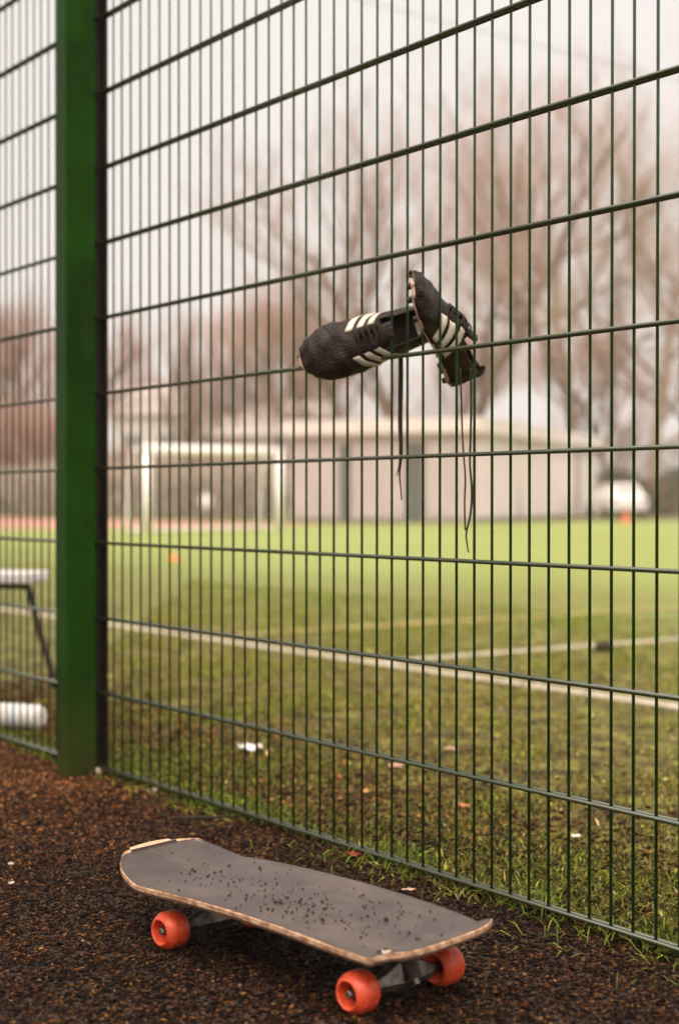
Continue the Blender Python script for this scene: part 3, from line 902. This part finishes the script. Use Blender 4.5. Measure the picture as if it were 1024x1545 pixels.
twig('thin dark twig lying on the path left of the skateboard', (.912, -.575, .008), (.900, -.478, .008), .0022, 2)
bm = bmesh.new(); bmesh.ops.create_icosphere(bm, subdivisions=3, radius=1)
for v in bm.verts:
    k = 1 + .2 * math.sin(v.co.x * 4 + 1) * math.sin(v.co.y * 5) + .1 * math.sin(v.co.z * 9)
    v.co = Vector((v.co.x * .048, v.co.y * .040, v.co.z * .028)) * k
me = bpy.data.meshes.new('mud_clod'); bm.to_mesh(me); bm.free(); me.materials.append(M_clod)
tag(link('mud_clod', me, None, (-1.635, 3.488, .02)), 'dark muddy clod lying beside the halfway line', 'clod')

# ------------------------------------------------------------------ bench and bottle beyond the left panel
b = empty('bench', (-1.83, .565, 0), .75, label='low bench with pale top and dark bent-tube legs behind the left fence panel', cat='bench')
MB().box((-.74, 0, .412), (0, .118, .455)).box((-.74, .130, .412), (0, .248, .455)).build('seat', M_seat, b, bevel=.008)
def bench_frame(x, s):
    for yv in (.124,):
        pts = smooth_path([Vector((x - s*.20, yv, .398)), Vector((x - s*.02, yv, .398)), Vector((x + s*.012, yv, .375)), Vector((x + s*.045, yv, .25)), Vector((x + s*.125, yv, .0))], 5)
        MB().tube(pts, .014, 10).build('leg', M_frame, b, smooth=True)
    MB().tube([(x - s*.10, .03, .398), (x - s*.10, .22, .398)], .013, 10).build('cross_bar', M_frame, b, smooth=True)
bench_frame(-.05, 1); bench_frame(-.69, -1)
for yv in (.03, .22):
    MB().tube([(-.60, yv, .400), (-.14, yv, .400)], .013, 10).build('rail', M_frame, b, smooth=True)

ax = Vector((-.80, -.55, 0)).normalized()
bo = empty('plastic_bottle', (-.885, .202, .041), math.atan2(ax.y, ax.x) - PI/2, label='white plastic bottle with pale blue label lying on the turf left of the post', cat='bottle')
MB().lathe([(.0001, .003), (.018, .000), (.030, .003), (.038, .012), (.040, .03), (.0385, .055), (.040, .065), (.040, .150), (.0385, .158), (.040, .168), (.037, .195), (.022, .222), (.014, .235), (.014, .250), (.0001, .250)], 28).build('body', M_bottle, bo, smooth=True)
MB().lathe([(.0404, .078), (.0404, .100)], 28).build('label', M_label, bo, smooth=True)
MB().lathe([(.0165, .246), (.0165, .262), (.0001, .263)], 20).build('screw_cap', M_label, bo, smooth=True)

# ------------------------------------------------------------------ goal
GX = -27.9
gt = empty('goal', (GX, 15.17, 0), label='white small-sided football goal standing far across the pitch', cat='goal')
GW, GH, GR = 3.72, 2.05, .115
for yv in (0, GW):
    MB().tube([(0, yv, 0), (0, yv, GH - GR)], GR, 12).build('goalpost', M_white, gt, smooth=True)
    MB().tube(smooth_path([Vector((0, yv, GH - GR)), Vector((-.55, yv, GH - GR)), Vector((-.75, yv, GH - .25)), Vector((-1.0, yv, .03))], 5), .035, 10).build('side_stay', M_white, gt, smooth=True)
    MB().tube([(0, yv, .04), (-1.0, yv, .04)], .035, 8).build('ground_bar', M_white, gt, smooth=True)
MB().tube([(0, -GR, GH - GR), (0, GW + GR, GH - GR)], GR * 1.02, 12).build('crossbar', M_white, gt, smooth=True)
MB().tube([(-1.0, 0, .04), (-1.0, GW, .04)], .035, 8).build('ground_bar', M_white, gt, smooth=True)
# net of thin cords
V = MB()
for i in range(1, 19):
    yv = GW * i / 19
    V.tube([(-.60, yv, GH - .12), (-.76, yv, GH - .28), (-1.0, yv, .05)], .004, 3, cap=False)
for i in range(1, 10):
    f = i / 10; V.tube([(-.72 - .28 * f, 0, (GH - .2) * (1 - f)), (-.72 - .28 * f, GW, (GH - .2) * (1 - f))], .004, 3, cap=False)
V.build('net', M_frame, gt)

def cone(label, loc, r, h, flat=False):
    c = empty('marker_cone', loc, label=label, cat='cone')
    MB().lathe([(r, .0), (r * .98, .012), (r * .35 if flat else r * .55, .02 if not flat else h), (r * .12 if not flat else r * .30, h), (.0001, h)], 20,
               Matrix.Rotation(PI/2, 4, 'X')).build('body', M_orange, c, smooth=False)
    if not flat:
        MB().box((-r*1.15, -r*1.15, -.0), (r*1.15, r*1.15, .025)).build('base', M_orange, c)
    return c
def bear(px, t):
    k = (px - 512) / 2282.5
    return Vector((3.5902 + (-.8126 + .5828 * k) * t, -1.8416 + (.5828 + .8126 * k) * t, 0))
cone('orange training marker on the pitch in front of the goal', (-12.8, 7.39, .004), .09, .05, True)
cone('orange traffic cone at the far pitch edge near the white car', (*bear(943, 50)[:2], .0), .19, .46)

# ------------------------------------------------------------------ pavilion
def cam2w(l, d): return Vector((3.5902 - .8126 * d + .5828 * l, -1.8416 + .5828 * d + .8126 * l, 0))
cc = cam2w(4.98, 56); dr = (cam2w(4.98 + .385, 56 + .923) - cc).normalized()
PV = empty('pavilion', cc, math.atan2(dr.y, dr.x), label='low flat-roofed pale pavilion across the pitch', cat='building')
# local: +x runs along the right-hand face, +y along the left-hand face
LX, LY, HH = 19.5, 7.4, 3.25
MB().box((.0, .0, 0), (LX, LY, HH)).build('wall', M_wall_shaded, PV)
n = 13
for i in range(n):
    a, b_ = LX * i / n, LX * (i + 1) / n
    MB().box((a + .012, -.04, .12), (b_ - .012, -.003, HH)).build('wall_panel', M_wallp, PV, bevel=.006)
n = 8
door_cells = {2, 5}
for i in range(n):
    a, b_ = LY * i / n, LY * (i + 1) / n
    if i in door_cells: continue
    MB().box((-.04, a + .012, .12), (-.003, b_ - .012, HH)).build('wall_panel', M_wall_shaded, PV, bevel=.006)
for i in door_cells:
    a, b_ = LY * i / n, LY * (i + 1) / n
    wd = .12 if i == 2 else .30
    d = MB().box((-.02, a + wd, .02), (-.004, b_ - wd*.5, 2.9)).build('door', M_door, PV, bevel=.004)
    MB().box((-.075, a + wd + .08, 1.0), (-.022, a + wd + .13, 1.2)).build('handle', M_bolt, d)
rf = MB().box((-.35, -.35, HH), (LX + .35, LY + .35, HH + .55)).build('fascia', M_fascia, PV, bevel=.02)
MB().box((-.25, -.25, HH + .552), (LX + .25, LY + .25, HH + .60)).build('roof', M_roof, PV)
MB().tube([(15.4, -.11, .1), (15.4, -.11, HH)], .06, 8).build('downpipe', M_door, PV, smooth=True)
MB().tube([(5.8, -.11, .1), (5.8, -.11, HH)], .05, 8).build('downpipe', M_fascia, PV, smooth=True)

# ------------------------------------------------------------------ white car
CAR = empty('parked_car', bear(927, 67), math.atan2(.5828, -.8126) + .12, label='white car parked beside the pavilion', cat='car')
# local x forward points away from the lens; we look at its tail
sec = [(-2.0, .35, .80, .80), (-1.95, .30, .95, .84), (-1.2, .28, 1.0, .88), (0, .28, .98, .88), (1.3, .30, .92, .86), (2.0, .35, .70, .76)]
V = []; F = []
for x, z0, z1, hw in sec: V += [(x, -hw, z0), (x, -hw, z1 - .1), (x, -hw * .92, z1), (x, hw * .92, z1), (x, hw, z1 - .1), (x, hw, z0)]
for i in range(5):
    for j in range(6): F.append((6*i+j, 6*i+(j+1) % 6, 6*i+6+(j+1) % 6, 6*i+6+j))
F += [(5,4,3,2,1,0), tuple(30 + j for j in range(6))]
MB().add(V, F).build('body', M_carw, CAR, bevel=.05)
sec = [(-1.85, .95, .76), (-1.35, 1.46, .62), (.1, 1.48, .62), (.95, .94, .74)]
V = []
for x, z, hw in sec: V += [(x, -hw, .93 if z > 1.2 else z), (x, -hw * .88, z), (x, hw * .88, z), (x, hw, .93 if z > 1.2 else z)]
F = []
for i in range(3):
    for j in range(4): F.append((4*i+j, 4*i+(j+1) % 4, 4*i+4+(j+1) % 4, 4*i+4+j))
F += [(3,2,1,0), (12,13,14,15)]
MB().add(V, F).build('cabin', M_carw, CAR, bevel=.04)
MB().add([(-1.80, -.52, 1.03), (-1.80, .52, 1.03), (-1.455, .48, 1.385), (-1.455, -.48, 1.385)], [(0,1,2,3)]).build('rear_window', M_glassd, CAR)
for s in (-1, 1):
    for x in (-1.3, 1.3):
        w = MB().lathe([(.0001, -.10), (.20, -.10), (.30, -.08), (.31, 0), (.30, .08), (.20, .10), (.0001, .10)], 20).build('wheel', M_tyre, CAR, smooth=True, loc=(x, s * .80, .31))
        MB().lathe([(.0001, .112), (.17, .108), (.19, .095)], 16, Matrix.Rotation(0 if s > 0 else PI, 4, 'Z')).build('rim', M_bolt, w, smooth=True)
    MB().box((-2.03, s*.66 - .09, .68), (-1.95, s*.66 + .09, .84)).build('tail_light', M_leafr, CAR, bevel=.02)

# ------------------------------------------------------------------ houses
def house(px, t, wpx, eave, ridge, label, upper, rz=0.0):
    p = bear(px, t); wd = wpx * t / 2282.5
    h = empty('house', p, math.atan2(.8126, .5828) + rz, label=label, cat='house')
    hw, dp = wd / 2, 3.2
    MB().box((-hw, 0, 0), (hw, 2*dp, eave * .52)).build('lower_wall', M_brick, h)
    MB().box((-hw, 0, eave * .52), (hw, 2*dp, eave)).build('upper_wall', upper, h)
    o_ = .3
    MB().add([(-hw-o_, -o_, eave), (hw+o_, -o_, eave), (hw+o_, 2*dp+o_, eave), (-hw-o_, 2*dp+o_, eave), (-hw-o_, dp, ridge), (hw+o_, dp, ridge)],
             [(0,1,5,4), (2,3,4,5), (0,4,3), (1,2,5), (3,2,1,0)]).build('roof', M_tile, h)
    MB().box((hw*.45, dp - .3, ridge - .5), (hw*.45 + .7, dp + .3, ridge + .9)).build('chimney', M_brick, h)
    for fl in (.12, .62):
        for q in (-.5, .5):
            x = q * hw
            w = MB().box((x - .62, -.06, eave * fl), (x + .62, .0 - .003, eave * fl + 1.25)).build('window', M_white, h)
            for s in (-1, 1): MB().box((x + s*.3 - .26, -.075, eave * fl + .09), (x + s*.3 + .26, -.062, eave * fl + 1.16)).build('pane', M_glassd, w)
    return h
house(226, 100, 105, 6.4, 8.6, 'pale rendered house far behind the goal, left one', M_render)
house(355, 104, 120, 5.2, 7.6, 'brick house with pale upper floor behind the goal, middle one', M_render)
house(462, 98, 62, 6.2, 7.4, 'narrow white-walled house just left of the pavilion', M_render)

# ------------------------------------------------------------------ trees
def grow(seed, height, spread, trunk_f, levels, nkids, upward, rbase, twig_r):
    rg = random.Random(seed)
    out = {'trunk': MB(), 'limb': MB(), 'twig': MB()}
    def branch(p, d, L, r, lev):
        n = 6 if lev == 0 else 5 if lev < 3 else 3
        pts = [p.copy()]; dd = d.copy()
        for i in range(n):
            dd = (dd + Vector((rg.gauss(0, .13), rg.gauss(0, .13), rg.gauss(0, .09) + upward * (.04 + .05 * lev)))).normalized()
            pts.append(pts[-1] + dd * (L / n))
        r1 = max(r * (.62 if lev < levels else .4), twig_r * .5)
        rad = [r + (r1 - r) * i / n for i in range(n + 1)]
        if lev == 0: rad[0] *= 1.5
        key = 'trunk' if lev == 0 else 'limb' if lev < 3 else 'twig'
        out[key].tube(pts, rad, 10 if lev == 0 else 6 if lev == 1 else 5 if lev == 2 else 3, cap=False)
        if lev >= levels: return
        k = nkids[lev]
        for c in range(k):
            f = (.35 + .65 * (c + rg.random()) / k) if lev else (trunk_f + (1 - trunk_f) * (c + rg.random() * .8) / k)
            f = min(f, .995); i = min(int(f * n), n - 1)
            q = pts[i].lerp(pts[i+1], f * n - i); ax = (pts[i+1] - pts[i]).normalized()
            a = rg.uniform(0, 2*PI); o = ax.orthogonal().normalized(); o = Matrix.Rotation(a, 3, ax) @ o
            ang = rg.uniform(.45, .95) * spread
            nd = (ax * math.cos(ang) + o * math.sin(ang)).normalized()
            ll = L * (rg.uniform(.50, .72) if lev else rg.uniform(.42, .62) * (1.15 - .45 * f))
            branch(q, nd, ll, max(twig_r, rad[i] * rg.uniform(.45, .62)), lev + 1)
    branch(Vector((0, 0, -.1)), Vector((0, 0, 1)), height * .72, rbase, 0)
    return out
def tree_proto(name, twm, **kw):
    t = empty(name)
    gq = grow(**kw)
    gq['trunk'].build('trunk', M_bark, t, smooth=True); gq['limb'].build('limbs', M_bark, t, smooth=True); gq['twig'].build('crown', twm, t)
    return t
big = tree_proto('bare_tree', M_twig, seed=3, height=17, spread=1.1, trunk_f=.26, levels=5, nkids=[9, 6, 5, 4, 4], upward=1.0, rbase=.22, twig_r=.0046)
big2 = tree_proto('bare_tree', M_twigo, seed=8, height=15, spread=1.15, trunk_f=.22, levels=5, nkids=[10, 6, 5, 4, 4], upward=.7, rbase=.21, twig_r=.0046)
red = tree_proto('bare_tree', M_twigr, seed=5, height=10, spread=.9, trunk_f=.15, levels=5, nkids=[11, 6, 5, 5, 3], upward=1.1, rbase=.18, twig_r=.0046)
pop = tree_proto('poplar_tree', M_twig, seed=6, height=11, spread=.55, trunk_f=.12, levels=4, nkids=[16, 6, 5, 5], upward=1.9, rbase=.15, twig_r=.0046)
used = set()
def plant(proto, px, t, s, label, rz, sz=None):
    o = proto if proto.name not in used else copy_tree(proto)
    used.add(proto.name)
    o.location = bear(px, t); o.rotation_euler = (0, 0, rz); o.scale = (s, s, sz or s)
    tag(o, label, 'tree', 'bare trees beyond the pitch')
plant(big, 700, 84, 1.45, 'tallest bare tree rising behind the pavilion roof', .3)
plant(big2, 985, 78, 1.30, 'wide bare olive tree at the right picture edge', 1.0)
plant(big, 880, 92, 1.55, 'bare tree behind the right end of the pavilion', 2.2)
plant(big2, 560, 96, 1.05, 'bare spreading tree left of the pavilion middle', 3.0)
plant(big, 1060, 96, 1.1, 'bare tree just beyond the right picture edge', 5.0)
plant(big, 605, 90, 1.35, 'tall bare tree left of the tallest, behind the pavilion', 4.0)
plant(red, 470, 108, 1.55, 'reddish bare tree behind the narrow white house', .7)
plant(red, 410, 112, 1.50, 'reddish bare tree over the right goalpost', 2.9)
plant(red, 20, 92, 1.28, 'reddish bare tree at the left picture edge', 1.7)
plant(red, 80, 98, 1.30, 'reddish bare tree hidden partly by the green post', 4.4)
plant(red, -50, 96, 1.35, 'reddish bare tree beyond the left picture edge', 5.4)
plant(red, 640, 118, 1.45, 'reddish bare tree far back between the bare trees', 3.6)
plant(red, 930, 112, 1.35, 'reddish bare tree in the back row at the right', 1.1)
plant(pop, 292, 100, 1.0, 'slim upright bare tree behind the goal, left of two', .2)
plant(pop, 338, 106, .95, 'slim upright bare tree behind the goal, right of two', 2.0)
plant(red, 175, 110, .98, 'low reddish bare tree left of the goal', 3.3)
plant(red, 255, 118, 1.0, 'low reddish bare tree above the goal crossbar', .4)

# twiggy hedges, each one mass of shoots
def hedge(label, a, b, dp, h, n, mats, seed, leaf=0):
    g = np.random.default_rng(seed)
    hd = empty('hedge', a, math.atan2((b - a).y, (b - a).x), label=label, cat='hedge')
    Ln = (b - a).length; mbt = MB()
    for _ in range(n):
        p = Vector((g.uniform(0, Ln), g.uniform(-dp/2, dp/2), g.uniform(0, h * .75)))
        d = Vector((g.normal(0, .5), g.normal(0, .4), 1)).normalized(); L_ = h * g.uniform(.25, .6)
        if p.z + L_ > h * (1.0 + .12 * math.sin(p.x * 1.3 + seed)): L_ *= .5
        mbt.tube([p, p + d * L_ * .5 + Vector((g.normal(0, .05), 0, 0)), p + d * L_], [.022, .016, .008], 3, cap=False)
    o = mbt.build('shoots', mats[0], hd); o['kind'] = 'stuff'
    if leaf:
        P = np.stack([g.uniform(0, Ln, leaf), g.uniform(-dp/2, dp/2, leaf), h * g.random(leaf) ** .8], 1)
        P[:, 2] *= 1 + .15 * np.sin(P[:, 0] * 1.7)
        A = g.normal(0, 1, (leaf, 3)); A /= np.linalg.norm(A, axis=1)[:, None]
        B = np.cross(A, g.normal(0, 1, (leaf, 3))); B /= np.linalg.norm(B, axis=1)[:, None]
        s = g.uniform(.06, .13, (leaf, 1))
        V = np.stack([P - A*s, P + B*s*.6, P + A*s, P - B*s*.6], 1).reshape(-1, 3)
        F = (np.arange(4)[None] + 4 * np.arange(leaf)[:, None])
        lo = link('leaves', mesh_np('leaves', V, F, mats[1]), hd); lo['kind'] = 'stuff'
hedge('brown twiggy hedge running behind the goal', bear(-60, 76), bear(470, 70), 1.6, 2.75, 5200, (M_hedge, M_leafd), 1, 700)
hedge('low olive hedge at the right end of the pitch', bear(905, 80), bear(1160, 74), 1.6, 2.1, 1500, (M_twigo, M_leafd), 2, 6000)
hedge('taller thin scrub behind the pavilion', bear(440, 88), bear(1120, 100), 3.0, 6.0, 1500, (M_twigo, M_leafd), 3, 0)
hedge('tall reddish scrub at the left behind the hedge', bear(-60, 84), bear(110, 82), 3.0, 6.5, 2600, (M_twigr, M_leafd), 4, 0)
hedge('thin brown scrub in front of the houses', bear(150, 86), bear(450, 84), 2.0, 4.2, 1500, (M_twig, M_leafd), 5, 0)
sg = empty('round_sign', bear(310, 69), math.atan2(.8126, .5828), label='small pale round sign seen through the goal', cat='sign')
MB().tube([(0, 0, 0), (0, 0, .55)], .03, 8).build('pole', M_white, sg, smooth=True)
MB().lathe([(.0001, -.03), (.30, -.03), (.31, 0), (.30, .02), (.0001, .02)], 24).build('disc', M_white, sg, loc=(0, 0, .75))

# cable strung high over the pitch
a, b_ = cam2w((590 - 512) / 2282.5 * 16.2, 16.2), cam2w((1024 - 512) / 2282.5 * 19.0, 19.0)
d = (b_ - a); P = []
for i in range(41):
    f = -3 + 7 * i / 40
    P.append(Vector((a.x + d.x * f, a.y + d.y * f, 5.99 + .02 * (f - .5) ** 2)))
tag(MB().tube(P, .004, 6).build('overhead_cable', M_cable, smooth=True), 'thin cable strung across the sky at the upper right', 'cable')

# ------------------------------------------------------------------ thin haze volume around the scene
hm = bpy.data.materials.new('haze_air'); hm.use_nodes = True
hn, hl = hm.node_tree.nodes, hm.node_tree.links
hn.remove(hn['Principled BSDF'])
pv = hn.new('ShaderNodeVolumePrincipled')
pv.inputs['Color'].default_value = (0.95, 0.90, 0.86, 1)
pv.inputs['Density'].default_value = 0.0010
hl.new(pv.outputs[0], hn['Material Output'].inputs['Volume'])
hz = MB().box((-262, -262, -1.03), (262, 262, 34)).build('haze', hm)
hz['kind'] = 'stuff'
